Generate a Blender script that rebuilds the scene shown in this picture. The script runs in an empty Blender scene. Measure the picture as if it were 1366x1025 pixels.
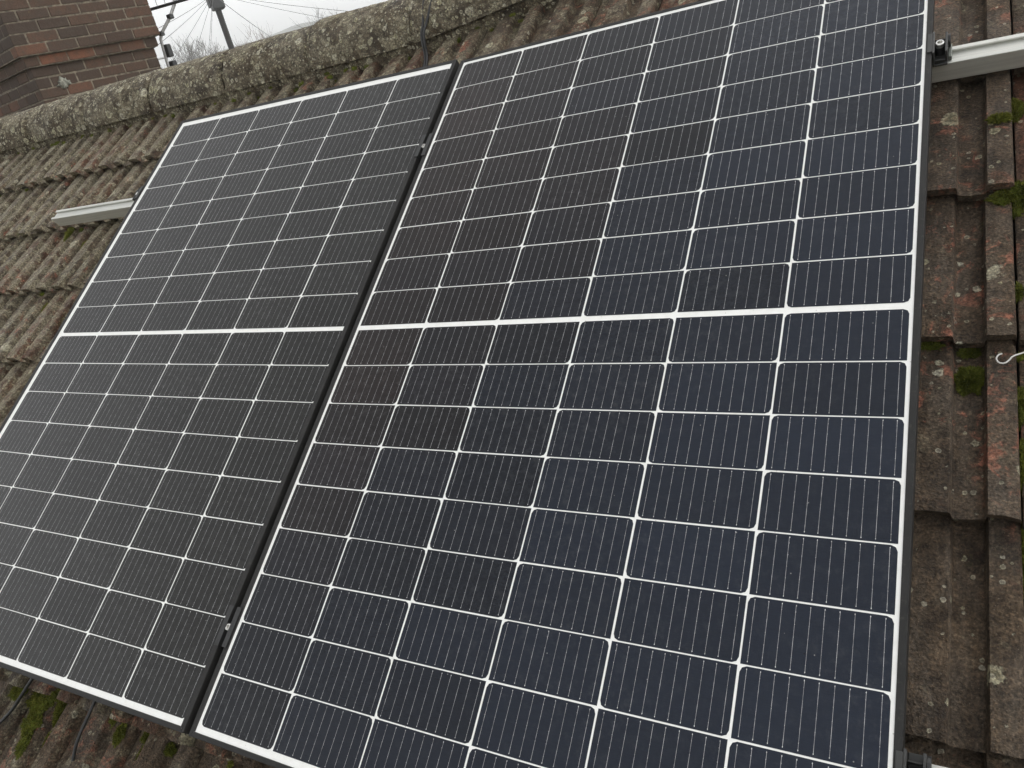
import bpy, bmesh, math, random
from mathutils import Matrix, Vector, noise

S = bpy.context.scene
C = S.collection
R = math.radians
random.seed(11)

# ------------------------------------------------------------------ camera
cam = bpy.data.cameras.new('camera')
cam.sensor_width = 36.0
cam.lens = 27.18
cam.clip_start = 0.02
cam.clip_end = 3000.0
camo = bpy.data.objects.new('camera', cam)
C.objects.link(camo)
camo.matrix_world = Matrix(((0.858816, -0.006161, 0.512247, 1.1857),
                            (0.459798, 0.45016, -0.765468, -1.22839),
                            (-0.225877, 0.892927, 0.389437, 0.48688),
                            (0, 0, 0, 1)))
S.camera = camo

# ------------------------------------------------------------------ overcast sky, veiled sun, exposure
SUN_EL, SUN_AZ = R(46), R(45)          # azimuth: direction the light comes from, counter-clockwise from +X
world = bpy.data.worlds.new('World')
S.world = world
world.use_nodes = True
wn, wl = world.node_tree.nodes, world.node_tree.links
wn.clear()
wo = wn.new('ShaderNodeOutputWorld')
bg = wn.new('ShaderNodeBackground')
sky = wn.new('ShaderNodeTexSky')
sky.sky_type = 'NISHITA'
sky.sun_disc = False
sky.sun_elevation = SUN_EL
sky.sun_rotation = math.pi / 2 - SUN_AZ
sky.air_density = 1.0
sky.dust_density = 1.0
sky.ozone_density = 1.0
hs = wn.new('ShaderNodeHueSaturation')
hs.inputs['Saturation'].default_value = 0.04
tc = wn.new('ShaderNodeTexCoord')
sx = wn.new('ShaderNodeSeparateXYZ')
cl = wn.new('ShaderNodeTexNoise')
cl.inputs['Scale'].default_value = 2.2
cl.inputs['Detail'].default_value = 5.0
clr = wn.new('ShaderNodeMapRange')
clr.inputs['From Min'].default_value = 0.3
clr.inputs['From Max'].default_value = 0.7
clr.inputs['To Min'].default_value = 0.82
clr.inputs['To Max'].default_value = 1.15
zr = wn.new('ShaderNodeMapRange')       # thin cloud, brighter towards the horizon
zr.inputs['From Min'].default_value = 0.0
zr.inputs['From Max'].default_value = 0.8
zr.inputs['To Min'].default_value = 2.1
zr.inputs['To Max'].default_value = 2.05
m1 = wn.new('ShaderNodeMath'); m1.operation = 'MULTIPLY'
mx = wn.new('ShaderNodeMix'); mx.data_type = 'RGBA'; mx.blend_type = 'MULTIPLY'
mx.inputs['Factor'].default_value = 1.0
wl.new(sky.outputs[0], hs.inputs['Color'])
wl.new(tc.outputs['Generated'], sx.inputs[0])
wl.new(tc.outputs['Generated'], cl.inputs['Vector'])
wl.new(cl.outputs['Fac'], clr.inputs[0])
wl.new(sx.outputs['Z'], zr.inputs[0])
wl.new(clr.outputs[0], m1.inputs[0])
wl.new(zr.outputs[0], m1.inputs[1])
wl.new(hs.outputs[0], mx.inputs['A'])
wl.new(m1.outputs[0], mx.inputs['B'])
wl.new(mx.outputs['Result'], bg.inputs['Color'])
bg.inputs['Strength'].default_value = 0.13
wl.new(bg.outputs[0], wo.inputs[0])

sl = bpy.data.lights.new('sun', 'SUN')
sl.energy = 0.5
sl.angle = R(40)
sl.color = (1.0, 0.965, 0.91)
so = bpy.data.objects.new('sun', sl)
C.objects.link(so)
sd = Vector((math.cos(SUN_EL) * math.cos(SUN_AZ), math.cos(SUN_EL) * math.sin(SUN_AZ), math.sin(SUN_EL)))
so.rotation_euler = sd.to_track_quat('Z', 'Y').to_euler()

S.view_settings.view_transform = 'Standard'
S.view_settings.look = 'None'
S.view_settings.exposure = 0.22
S.view_settings.gamma = 1.0
S.cycles.volume_bounces = 4

# ------------------------------------------------------------------ helpers
PITCH = R(34)
ROOF = Matrix.Rotation(PITCH, 4, 'X')    # roof frame: x along the ridge, y up the slope, z off the roof; origin on the glass of the solar panels
UNROOF = ROOF.inverted()
GROUND = -6.5


def softplus(t, s=0.2):
    return s * math.log(1 + math.exp(max(-40, min(40, t / s))))


def sag(x):                              # the roof rises a little away from the near gable
    return 0.0135 * softplus(-x)


def droop(x):
    return 0.013 * softplus(-x)


def bend(x):                             # the ridge line creeps up towards the near gable
    t = max(0.0, min(1.0, (x + 0.50) / 0.80))
    return 0.115 * t * t * (3 - 2 * t)


def N(p, s=1.0):
    return noise.noise(Vector(p) * s)


class MB:
    """collects geometry for one mesh"""
    def __init__(self):
        self.v, self.f, self.t, self.mi = [], [], [], []
        self.tint = (0.5, 0.5, 0.5)
        self.cur = 0

    def add(self, verts, faces):
        o = len(self.v)
        self.v += [tuple(p) for p in verts]
        self.t += [self.tint] * len(verts)
        self.f += [tuple(i + o for i in f) for f in faces]
        self.mi += [self.cur] * len(faces)

    def box(self, lo, hi, M=None, bevel=0.0):
        (x0, y0, z0), (x1, y1, z1) = lo, hi
        if bevel <= 0:
            vs = [(x, y, z) for z in (z0, z1) for y in (y0, y1) for x in (x0, x1)]
            fs = [(0, 2, 3, 1), (4, 5, 7, 6), (0, 1, 5, 4), (2, 6, 7, 3), (0, 4, 6, 2), (1, 3, 7, 5)]
        else:
            bm = bmesh.new()
            bmesh.ops.create_cube(bm, size=1)
            for q in bm.verts:
                q.co = Vector(((x0 + x1) / 2 + q.co.x * (x1 - x0), (y0 + y1) / 2 + q.co.y * (y1 - y0), (z0 + z1) / 2 + q.co.z * (z1 - z0)))
            bmesh.ops.bevel(bm, geom=bm.edges[:], offset=bevel, segments=1, affect='EDGES', profile=0.5)
            bm.verts.index_update()
            vs = [tuple(q.co) for q in bm.verts]
            fs = [tuple(q.index for q in f.verts) for f in bm.faces]
            bm.free()
        if M is not None:
            vs = [tuple(M @ Vector(p)) for p in vs]
        self.add(vs, fs)

    def prism(self, prof, x0, x1, M=None, caps=True):
        """profile of (y,z) points swept along x"""
        n = len(prof)
        vs = [(x0, y, z) for y, z in prof] + [(x1, y, z) for y, z in prof]
        fs = [(i, (i + 1) % n, n + (i + 1) % n, n + i) for i in range(n)]
        if caps:
            fs += [tuple(range(n - 1, -1, -1)), tuple(range(n, 2 * n))]
        if M is not None:
            vs = [tuple(M @ Vector(p)) for p in vs]
        self.add(vs, fs)

    def tube(self, pts, rad, n=8, caps=True):
        pts = [Vector(p) for p in pts]
        rads = rad if isinstance(rad, (list, tuple)) else [rad] * len(pts)
        vs, fs = [], []
        up = None
        for i, p in enumerate(pts):
            d = (pts[min(i + 1, len(pts) - 1)] - pts[max(i - 1, 0)]).normalized()
            if up is None:
                up = d.orthogonal().normalized()
            up = (up - d * up.dot(d)).normalized()
            w = d.cross(up)
            for k in range(n):
                a = 2 * math.pi * k / n
                vs.append(tuple(p + rads[i] * (math.cos(a) * up + math.sin(a) * w)))
        for i in range(len(pts) - 1):
            for k in range(n):
                a, b = i * n + k, i * n + (k + 1) % n
                fs.append((a, b, b + n, a + n))
        if caps:
            fs += [tuple(range(n - 1, -1, -1)), tuple(range(len(vs) - n, len(vs)))]
        self.add(vs, fs)

    def cyl(self, c, axis, r, h, n=20):
        c, axis = Vector(c), Vector(axis).normalized()
        self.tube([c, c + axis * h], r, n)

    def build(self, name, mat, parent=None, smooth=None, matrix=None, world=False):
        me = bpy.data.meshes.new(name)
        vs = self.v
        if world and parent is not None:
            I = parent.matrix_world.inverted()
            vs = [tuple(I @ Vector(p)) for p in vs]
        me.from_pydata(vs, [], self.f)
        mats = mat if isinstance(mat, (list, tuple)) else [mat]
        for m in mats:
            me.materials.append(m)
        if len(mats) > 1:
            me.polygons.foreach_set('material_index', self.mi)
        at = me.color_attributes.new('tint', 'FLOAT_COLOR', 'POINT')
        at.data.foreach_set('color', [c for t in self.t for c in (t[0], t[1], t[2], 1.0)])
        if smooth is not None:
            me.polygons.foreach_set('use_smooth', [True] * len(me.polygons))
            if smooth < 180:
                me.set_sharp_from_angle(angle=R(smooth))
        me.update()
        o = bpy.data.objects.new(name, me)
        C.objects.link(o)
        if parent is not None:
            o.parent = parent
        if matrix is not None:
            o.matrix_world = matrix
        return o


def tag(o, label=None, cat=None, group=None, kind=None):
    if label: o['label'] = label
    if cat: o['category'] = cat
    if group: o['group'] = group
    if kind: o['kind'] = kind
    return o


def empty(name, M, label, cat, group=None):
    o = bpy.data.objects.new(name, None)
    o.empty_display_size = 0.1
    C.objects.link(o)
    o.matrix_world = M
    bpy.context.view_layer.update()
    return tag(o, label, cat, group)


# ------------------------------------------------------------------ materials
class NT:
    def __init__(self, name):
        self.m = bpy.data.materials.new(name)
        self.m.use_nodes = True
        self.n, self.l = self.m.node_tree.nodes, self.m.node_tree.links
        self.b = self.n['Principled BSDF']
        self._tc = None

    def node(self, t, **kw):
        x = self.n.new(t)
        for k, v in kw.items():
            setattr(x, k, v)
        return x

    def put(self, sock, v):
        if hasattr(v, 'is_output') or hasattr(v, 'links'):
            self.l.new(v, sock)
        else:
            if sock.type == 'RGBA' and not isinstance(v, float) and len(v) == 3:
                v = (*v, 1.0)
            sock.default_value = v

    def obj(self):
        if self._tc is None:
            self._tc = self.node('ShaderNodeTexCoord')
        return self._tc.outputs['Object']

    def mapped(self, scale=(1, 1, 1), loc=(0, 0, 0), rot=(0, 0, 0)):
        m = self.node('ShaderNodeMapping')
        m.inputs['Scale'].default_value = scale
        m.inputs['Location'].default_value = loc
        m.inputs['Rotation'].default_value = rot
        self.l.new(self.obj(), m.inputs['Vector'])
        return m.outputs[0]

    def noise(self, scale, detail=4.0, rough=0.55, vec=None, dist=0.0):
        x = self.node('ShaderNodeTexNoise')
        x.inputs['Scale'].default_value = scale
        x.inputs['Detail'].default_value = detail
        x.inputs['Roughness'].default_value = rough
        x.inputs['Distortion'].default_value = dist
        self.l.new(vec if vec is not None else self.obj(), x.inputs['Vector'])
        return x.outputs['Fac']

    def voro(self, scale, feature='F1', vec=None, rnd=1.0):
        x = self.node('ShaderNodeTexVoronoi', feature=feature)
        x.inputs['Scale'].default_value = scale
        x.inputs['Randomness'].default_value = rnd
        self.l.new(vec if vec is not None else self.obj(), x.inputs['Vector'])
        return x

    def ramp(self, v, a, b, lo=0.0, hi=1.0):
        x = self.node('ShaderNodeMapRange')
        x.interpolation_type = 'SMOOTHSTEP'
        for k, q in zip(('Value', 'From Min', 'From Max', 'To Min', 'To Max'), (v, a, b, lo, hi)):
            self.put(x.inputs[k], q)
        return x.outputs[0]

    def math(self, op, a, b=0.0, c=None):
        x = self.node('ShaderNodeMath', operation=op)
        self.put(x.inputs[0], a)
        self.put(x.inputs[1], b)
        if c is not None:
            self.put(x.inputs[2], c)
        return x.outputs[0]

    def mix(self, f, a, b, mode='MIX'):
        x = self.node('ShaderNodeMix', data_type='RGBA', blend_type=mode)
        self.put(x.inputs['Factor'], f)
        self.put(x.inputs['A'], a)
        self.put(x.inputs['B'], b)
        return x.outputs['Result']

    def tint(self):
        a = self.node('ShaderNodeAttribute', attribute_name='tint')
        s = self.node('ShaderNodeSeparateColor')
        self.l.new(a.outputs['Color'], s.inputs[0])
        return s.outputs

    def bump(self, h, dist, strength=1.0, prev=None):
        x = self.node('ShaderNodeBump')
        x.inputs['Distance'].default_value = dist
        x.inputs['Strength'].default_value = strength
        self.put(x.inputs['Height'], h)
        if prev is not None:
            self.l.new(prev, x.inputs['Normal'])
        return x.outputs[0]

    def out(self, col=None, rough=None, normal=None, **kw):
        if col is not None: self.put(self.b.inputs['Base Color'], col)
        if rough is not None: self.put(self.b.inputs['Roughness'], rough)
        if normal is not None: self.l.new(normal, self.b.inputs['Normal'])
        for k, v in kw.items():
            self.put(self.b.inputs[k.replace('_', ' ')], v)
        return self.m


def simple(name, col, rough=0.5, metal=0.0, var=0.15, nscale=30.0, bumpd=0.0):
    t = NT(name)
    n = t.noise(nscale, 5, 0.6)
    c = t.mix(t.ramp(n, 0.3, 0.7), tuple(q * (1 - var) for q in col), tuple(min(1, q * (1 + var)) for q in col))
    nm = t.bump(n, bumpd) if bumpd else None
    return t.out(c, t.ramp(n, 0.3, 0.7, max(0.02, rough - 0.08), rough + 0.08), nm, Metallic=metal)


def lichen_spots(t, scale, rmin, rmax, thresh, vec):
    """round lichen patches: some cells of a voronoi carry a disc with a ragged rim; returns mask and rim"""
    v = t.voro(scale, vec=vec)
    sep = t.node('ShaderNodeSeparateColor')
    t.l.new(v.outputs['Color'], sep.inputs[0])
    ragged = t.math('MULTIPLY_ADD', t.noise(scale * 2.6, 6, 0.75, vec), 0.62, -0.31)
    d = t.math('ADD', v.outputs['Distance'], ragged)
    rad = t.ramp(sep.outputs[1], 0, 1, rmin, rmax)
    q = t.math('DIVIDE', d, rad)
    inside = t.ramp(q, 0.85, 1.05, 1, 0)
    on = t.math('GREATER_THAN', sep.outputs[0], thresh)
    m = t.math('MULTIPLY', inside, on)
    rim = t.math('MULTIPLY', m, t.ramp(q, 0.35, 0.75))
    return m, rim, sep.outputs[2]


def tile_material(name, ridge=False):
    t = NT(name)
    tn = t.tint()
    o = t.obj()
    big = t.noise(3.0, 4, 0.6)
    mid = t.noise(17.0, 6, 0.65)
    fine = t.noise(160.0, 4, 0.7)
    streak = t.noise(1.0, 5, 0.6, t.mapped((38, 5, 38)))
    if ridge:
        base = t.mix(t.ramp(mid, 0.3, 0.7), (0.036, 0.027, 0.018), (0.110, 0.086, 0.056))
    else:
        brown = t.mix(t.ramp(mid, 0.3, 0.72), (0.036, 0.026, 0.018), (0.130, 0.094, 0.062))
        reddish = t.mix(t.ramp(mid, 0.3, 0.7), (0.056, 0.029, 0.019), (0.165, 0.080, 0.051))
        base = t.mix(t.ramp(t.math('ADD', tn[0], t.math('MULTIPLY_ADD', big, 0.5, -0.25)), 0.45, 0.8), brown, reddish)
        base = t.mix(t.math('MULTIPLY', t.ramp(streak, 0.42, 0.62), 0.55), base, (0.125, 0.10, 0.075))
        # worn skin showing orange-red body
        wear = t.math('MULTIPLY', t.ramp(t.noise(24.0, 7, 0.72, dist=0.6), 0.53, 0.64), t.ramp(t.noise(5.0, 3, 0.5), 0.44, 0.58))
        base = t.mix(t.math('MULTIPLY', wear, 0.7), base, (0.33, 0.13, 0.085))
        # black algae crust
        algae = t.ramp(t.noise(9.0, 6, 0.7, t.mapped((1, 0.5, 1), (4.3, 0, 0))), 0.55, 0.7)
        base = t.mix(t.math('MULTIPLY', algae, 0.6), base, (0.020, 0.018, 0.014))
    # grey-olive crustose lichen film, heavier up by the ridge
    sxyz = t.node('ShaderNodeSeparateXYZ')
    t.l.new(o, sxyz.inputs[0])
    if ridge:
        cover = 0.62
        film_amt = t.math('MULTIPLY', t.ramp(t.noise(16.0, 7, 0.75, dist=0.5), 0.40, 0.64), 0.82)
    else:
        gx = t.ramp(sxyz.outputs['X'], 0.6, -1.6, 0.0, 1.0)  # film raised away from the near gable, painting in grazing sky brightness
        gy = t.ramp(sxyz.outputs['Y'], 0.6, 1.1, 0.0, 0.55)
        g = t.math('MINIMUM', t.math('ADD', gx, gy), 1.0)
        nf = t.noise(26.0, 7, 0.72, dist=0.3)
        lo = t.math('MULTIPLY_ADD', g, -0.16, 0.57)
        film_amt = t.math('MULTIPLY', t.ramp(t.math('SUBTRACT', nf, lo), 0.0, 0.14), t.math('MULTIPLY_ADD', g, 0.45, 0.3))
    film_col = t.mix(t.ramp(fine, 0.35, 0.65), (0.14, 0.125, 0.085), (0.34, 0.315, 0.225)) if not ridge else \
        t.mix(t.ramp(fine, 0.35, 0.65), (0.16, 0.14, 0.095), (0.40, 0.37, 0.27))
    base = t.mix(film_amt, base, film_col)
    # round lichens in three sizes
    vec = o
    h = fine
    sets = ((24, 0.20, 0.42, 0.68), (52, 0.2, 0.46, 0.62), (105, 0.22, 0.52, 0.60)) if ridge else ((13, 0.14, 0.28, 0.75), (36, 0.12, 0.34, 0.80), (85, 0.14, 0.42, 0.85))
    masks = None
    for k, (sc, r0, r1, th) in enumerate(sets):
        m, rim, rnd = lichen_spots(t, sc, r0, r1, th, vec)
        cin = t.mix(rnd, (0.20, 0.19, 0.11), (0.33, 0.31, 0.25))
        crim = t.mix(rnd, (0.43, 0.41, 0.27), (0.60, 0.58, 0.47))
        col = t.mix(rim, cin, crim)
        amt = t.math('MULTIPLY', m, 0.85 if ridge else 0.66)
        if not ridge and k == 2:
            amt = t.math('MULTIPLY', amt, 0.8)
        base = t.mix(amt, base, col)
        masks = m if masks is None else t.math('MAXIMUM', masks, m)
    if not ridge:
        # moss film in the low channels
        geo = t.tint()
        low = geo[1]
        mossn = t.ramp(t.noise(7.0, 6, 0.7, t.mapped((1, 0.6, 1), (9, 2, 0))), 0.60, 0.72)
        mm = t.math('MULTIPLY', mossn, t.math('MULTIPLY', low, 0.85))
        mosscol = t.mix(t.ramp(fine, 0.3, 0.7), (0.028, 0.036, 0.008), (0.085, 0.10, 0.022))
        base = t.mix(mm, base, mosscol)
    grit = t.noise(70.0, 6, 0.75)
    base = t.mix(t.ramp(grit, 0.36, 0.66, 0.62, 0.0), base, t.mix(1.0, base, (0.32, 0.30, 0.28), 'MULTIPLY'))
    base = t.mix(t.ramp(fine, 0.25, 0.75, 0.0, 0.55), base, t.mix(1.0, base, (1.9, 1.85, 1.75), 'MULTIPLY'))
    gran = t.noise(230.0, 2, 0.6)
    base = t.mix(t.ramp(gran, 0.50, 0.68, 0.0, 0.6), base, t.mix(1.0, base, (2.1, 2.0, 1.9), 'MULTIPLY'))
    base = t.mix(t.ramp(gran, 0.50, 0.32, 0.0, 0.6), base, t.mix(1.0, base, (0.35, 0.33, 0.32), 'MULTIPLY'))
    spk = t.ramp(t.noise(420.0, 2, 0.5), 0.66, 0.74)
    base = t.mix(t.math('MULTIPLY', spk, 0.5), base, (0.30, 0.25, 0.19))
    vn = t.bump(t.noise(300.0, 3, 0.7), 0.0016)
    vn = t.bump(mid, 0.006, 1.0, vn)
    vn = t.bump(grit, 0.005, 1.0, vn)
    vn = t.bump(gran, 0.0022, 1.0, vn)
    vn = t.bump(t.voro(230.0).outputs['Distance'], 0.0012, 0.8, vn)
    vn = t.bump(masks, 0.0012 if not ridge else 0.003, 1.0, vn)
    # rain-damp patches are a little glossier
    damp = t.ramp(t.noise(6.0, 3, 0.5), 0.4, 0.65, 0.62, 0.92)
    return t.out(base, damp, vn, Specular_IOR_Level=0.35)


M = {}
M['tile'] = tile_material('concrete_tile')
M['ridge'] = tile_material('ridge_concrete', True)
M['mortar'] = simple('bedding_mortar', (0.075, 0.062, 0.045), 0.9, 0, 0.55, 22, 0.012)
M['under'] = simple('roofing_felt', (0.012, 0.011, 0.010), 0.9)


def cell_material():
    t = NT('solar_cell')
    tn = t.tint()
    n1 = t.noise(2.2, 3, 0.5)
    col = t.mix(t.ramp(tn[2], 0.0, 1.0), (0.0035, 0.0035, 0.0040), (0.0085, 0.0125, 0.0220))  # blue view-angle tint of the coated glass painted into the cell colour
    col = t.mix(t.ramp(tn[2], 0.004, 0.015, 1.0, 0.0), col, (0.0125, 0.0122, 0.0112))  # far panel's cells paler: its stronger sky reflection put into the colour
    col = t.mix(t.math('MULTIPLY', tn[1], t.ramp(n1, 0.35, 0.65, 0.5, 1.0)), col, (0.0125, 0.0068, 0.0054))  # brownish cast of the oblique reflection, painted in cell by cell
    col = t.mix(t.ramp(tn[0], 0, 1), t.mix(1.0, col, (0.8, 0.8, 0.8), 'MULTIPLY'), t.mix(1.0, col, (1.2, 1.2, 1.2), 'MULTIPLY'))
    fine = t.noise(1.0, 2, 0.6, t.mapped((40, 900, 40)))
    col = t.mix(t.ramp(fine, 0.3, 0.7, 0.0, 0.35), col, t.mix(1.0, col, (1.7, 1.7, 1.7), 'MULTIPLY'))
    dust = t.math('MULTIPLY', t.ramp(t.noise(60.0, 6, 0.75), 0.45, 0.8), t.ramp(n1, 0.4, 0.7, 0.25, 1.0))
    col = t.mix(t.math('MULTIPLY', dust, 0.13), col, (0.25, 0.25, 0.24))
    # fallen specks of grit
    v = t.voro(75.0)
    sp = t.node('ShaderNodeSeparateColor')
    t.l.new(v.outputs['Color'], sp.inputs[0])
    speck = t.math('MULTIPLY', t.ramp(v.outputs['Distance'], 0.05, 0.085, 1, 0), t.math('GREATER_THAN', sp.outputs[0], 0.94))
    col = t.mix(t.math('MULTIPLY', speck, 0.45), col, (0.5, 0.5, 0.47))
    speck2 = t.math('MULTIPLY', t.ramp(v.outputs['Distance'], 0.05, 0.08, 1, 0), t.math('LESS_THAN', sp.outputs[0], 0.02))
    col = t.mix(speck2, col, (0.004, 0.004, 0.004))
    rg = t.math('ADD', t.ramp(t.noise(5.0, 4, 0.6), 0.3, 0.7, 0.13, 0.22), t.math('MULTIPLY', dust, 0.1))
    nm = t.bump(t.noise(900.0, 2, 0.5), 0.00012)
    return t.out(col, rg, nm, IOR=1.39)


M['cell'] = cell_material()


def backsheet_material():
    t = NT('white_backsheet')
    n = t.noise(40.0, 6, 0.7)
    col = t.mix(t.ramp(n, 0.35, 0.75), (0.90, 0.90, 0.87), (0.83, 0.825, 0.785))
    v = t.voro(130.0)
    sp = t.node('ShaderNodeSeparateColor')
    t.l.new(v.outputs['Color'], sp.inputs[0])
    speck = t.math('MULTIPLY', t.ramp(v.outputs['Distance'], 0.08, 0.16, 1, 0), t.math('GREATER_THAN', sp.outputs[0], 0.90))
    col = t.mix(t.math('MULTIPLY', speck, 0.55), col, (0.28, 0.27, 0.23))
    return t.out(col, 0.2, IOR=1.32)


M['white'] = backsheet_material()
M['wire'] = simple('tinned_wire', (0.46, 0.46, 0.47), 0.35, 0.3, 0.45, 60)
M['bead'] = simple('solder_bead', (0.62, 0.62, 0.62), 0.3, 0.3)


def frame_material():
    t = NT('black_anodised_frame')
    n = t.noise(18.0, 6, 0.7)
    col = t.mix(t.ramp(n, 0.3, 0.7), (0.016, 0.016, 0.015), (0.026, 0.025, 0.024))
    dirt = t.ramp(t.noise(90.0, 5, 0.7), 0.55, 0.75, 0.0, 0.35)
    col = t.mix(dirt, col, (0.11, 0.10, 0.085))
    return t.out(col, t.ramp(n, 0.3, 0.7, 0.5, 0.65), t.bump(t.noise(400.0, 2), 0.0001), Specular_IOR_Level=0.3)


M['frame'] = frame_material()
M['black'] = simple('black_clamp', (0.022, 0.022, 0.022), 0.42)
M['clamp'] = simple('dark_grey_clamp', (0.050, 0.050, 0.048), 0.45, 0.25)
M['steel'] = simple('stainless_bolt', (0.72, 0.71, 0.68), 0.3, 0.9)


def alu_material():
    t = NT('mill_aluminium')
    n = t.noise(1.0, 4, 0.6, t.mapped((3, 160, 160)))
    d = t.noise(22.0, 6, 0.7)
    col = t.mix(t.ramp(n, 0.3, 0.7), (0.58, 0.58, 0.54), (0.68, 0.68, 0.63))
    col = t.mix(t.ramp(d, 0.56, 0.78, 0.0, 0.45), col, (0.40, 0.39, 0.34))
    return t.out(col, t.ramp(d, 0.3, 0.7, 0.38, 0.55), t.bump(n, 0.0002), Metallic=0.55)


M['alu'] = alu_material()
M['cable'] = simple('black_cable', (0.018, 0.018, 0.018), 0.38)


def brick_material():
    t = NT('old_brick')
    tn = t.tint()
    mid = t.noise(16.0, 6, 0.7)
    fine = t.noise(120.0, 4, 0.7)
    c = t.mix(t.ramp(tn[0], 0.1, 0.7), (0.054, 0.036, 0.026), (0.094, 0.053, 0.034))
    c = t.mix(t.ramp(tn[0], 0.70, 0.98), c, (0.185, 0.076, 0.042))
    c = t.mix(t.ramp(mid, 0.38, 0.68, 0.0, 0.75), c, (0.064, 0.047, 0.034))
    c = t.mix(t.ramp(fine, 0.35, 0.75, 0.0, 0.5), c, t.mix(1.0, c, (1.8, 1.8, 1.8), 'MULTIPLY'))
    lich = t.math('MULTIPLY', t.ramp(t.noise(9.0, 5, 0.7), 0.66, 0.72), 0.8)
    c = t.mix(lich, c, (0.30, 0.30, 0.08))
    return t.out(c, 0.9, t.bump(mid, 0.006, 1, t.bump(fine, 0.002)))


M['brick'] = brick_material()
M['joint'] = simple('lime_mortar', (0.18, 0.152, 0.112), 0.95, 0, 0.5, 30, 0.005)


def moss_material():
    t = NT('moss')
    n = t.noise(45.0, 5, 0.7)
    tn = t.tint()
    c = t.mix(t.ramp(n, 0.3, 0.7), (0.045, 0.060, 0.009), (0.150, 0.175, 0.026))
    c = t.mix(t.math('MULTIPLY', tn[0], 0.8), c, (0.27, 0.26, 0.05))
    return t.out(c, 0.95, t.bump(t.noise(350.0, 3), 0.003), Specular_IOR_Level=0.2)


M['moss'] = moss_material()

# ------------------------------------------------------------------ the house: tiled roof, ridge, chimney, walls
house = empty('house', ROOF.copy(), 'old house with a lichen-covered brown concrete tile roof and a corbelled brick chimney', 'house')

PROF = [(0.0004, -0.042), (0.0008, -0.0245), (0.0030, -0.0232), (0.028, -0.0230), (0.0485, -0.0226), (0.0515, -0.0195), (0.0540, -0.0030), (0.0570, -0.0002),
        (0.082, 0.0008), (0.1075, 0.0003), (0.1096, -0.0030), (0.1115, -0.0195), (0.1145, -0.0228), (0.132, -0.0230), (0.1500, -0.0226), (0.1530, -0.0195), (0.1550, -0.0030), (0.1568, 0.0003),
        (0.176, 0.0008), (0.1920, -0.0002), (0.1952, -0.0034), (0.1966, -0.0140), (0.1972, -0.042)]
GAUGE, Y0, X0, ZTOP = 0.306, 0.329, 0.048, -0.120
THICK, LIFT = 0.019, 0.035


def tile_top(x, y):
    """height of the tile surface at a roof point (rolls and channels included)"""
    u = (x - X0) % 0.2
    yy = y + droop(x)
    k = min(2, math.floor((yy - Y0) / GAUGE))
    v = (yy - Y0 - k * GAUGE) / GAUGE
    z = PROF[1][1]
    for a, b in zip(PROF[1:-1], PROF[2:-1]):
        if a[0] <= u <= b[0]:
            z = a[1] + (b[1] - a[1]) * (u - a[0]) / (b[0] - a[0])
    return ZTOP + z - LIFT * v + sag(x)


def build_tiles(x_lo, x_hi, k_lo, k_hi, rng):
    mb = MB()
    SEG = [0.0, 0.012, 0.05, 0.11, 0.17, 0.23, 0.29, 0.43]
    n = len(PROF)
    for k in range(k_lo, k_hi):
        for j in range(int(round((x_lo - X0) / 0.2)), int(round((x_hi - X0) / 0.2))):
            dx, dz, rot, dy = rng.gauss(0, 0.0008), rng.gauss(0, 0.0012), rng.gauss(0, 0.003), rng.gauss(0, 0.0022)
            red = min(1, max(0, rng.gauss(0.38, 0.22)))
            xb, yb = X0 + 0.2 * j + dx, Y0 + GAUGE * k + dy
            vs, ti = [], []
            for si, s in enumerate(SEG):
                for pi, (u, z) in enumerate(PROF):
                    x = xb + u + rot * (s - 0.15)
                    y = yb + s + rot * -(u - 0.1)
                    if y > 1.285 + bend(x):
                        y = 1.285 + bend(x) + 0.0001 * si
                    zz = ZTOP + z + dz - LIFT * s / GAUGE
                    if 0 < pi < n - 1:
                        zz += 0.0006 * N((x * 30, y * 30, 3.1)) + 0.0012 * N((x * 7, y * 7, 9.7))
                        x += 0.0008 * N((x * 45, y * 45, 1.0))
                        if si < 2:
                            y += 0.0018 * N((x * 40, yb * 9, 5.0)) + 0.0018 * N((x * 120, yb * 9, 2.0))
                            if si == 0:
                                zz -= 0.0022
                    vs.append((x, y - droop(x), zz + sag(x)))
                    ti.append((red, 1.0 if z < -0.012 else 0.0, rng.random()))
            fs = []
            for s in range(len(SEG) - 1):
                for p in range(n - 1):
                    a = s * n + p
                    fs.append((a, a + 1, a + n + 1, a + n))
            # lower end face and a strip of underside
            o = len(vs)
            for pi, (u, z) in enumerate(PROF):
                q = vs[pi]
                low = THICK + 0.0015 * N((q[0] * 60, q[1] * 60, 4))
                zz = q[2] - low if 0 < pi < n - 1 else q[2]
                vs.append((q[0], q[1] + 0.0025, zz))
                ti.append((red, 0.0, 0.0))
            o2 = len(vs)
            for pi in range(n):
                q = vs[o + pi]
                vs.append((q[0], q[1] + 0.07, q[2] - 0.006))
                ti.append((red, 0.0, 0.0))
            for p in range(n - 1):
                fs.append((p + 1, p, o + p, o + p + 1))
                fs.append((o + p + 1, o + p, o2 + p, o2 + p + 1))
            base = len(mb.v)
            mb.v += vs
            mb.t += ti
            mb.f += [tuple(i + base for i in f) for f in fs]
            mb.mi += [0] * len(fs)
    return mb


RX0, RX1 = X0 - 0.2 * 34, X0 + 0.2 * 13
roof = build_tiles(RX0, RX1, -8, 3, random.Random(5)).build('roof', M['tile'], house, smooth=38)
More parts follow.
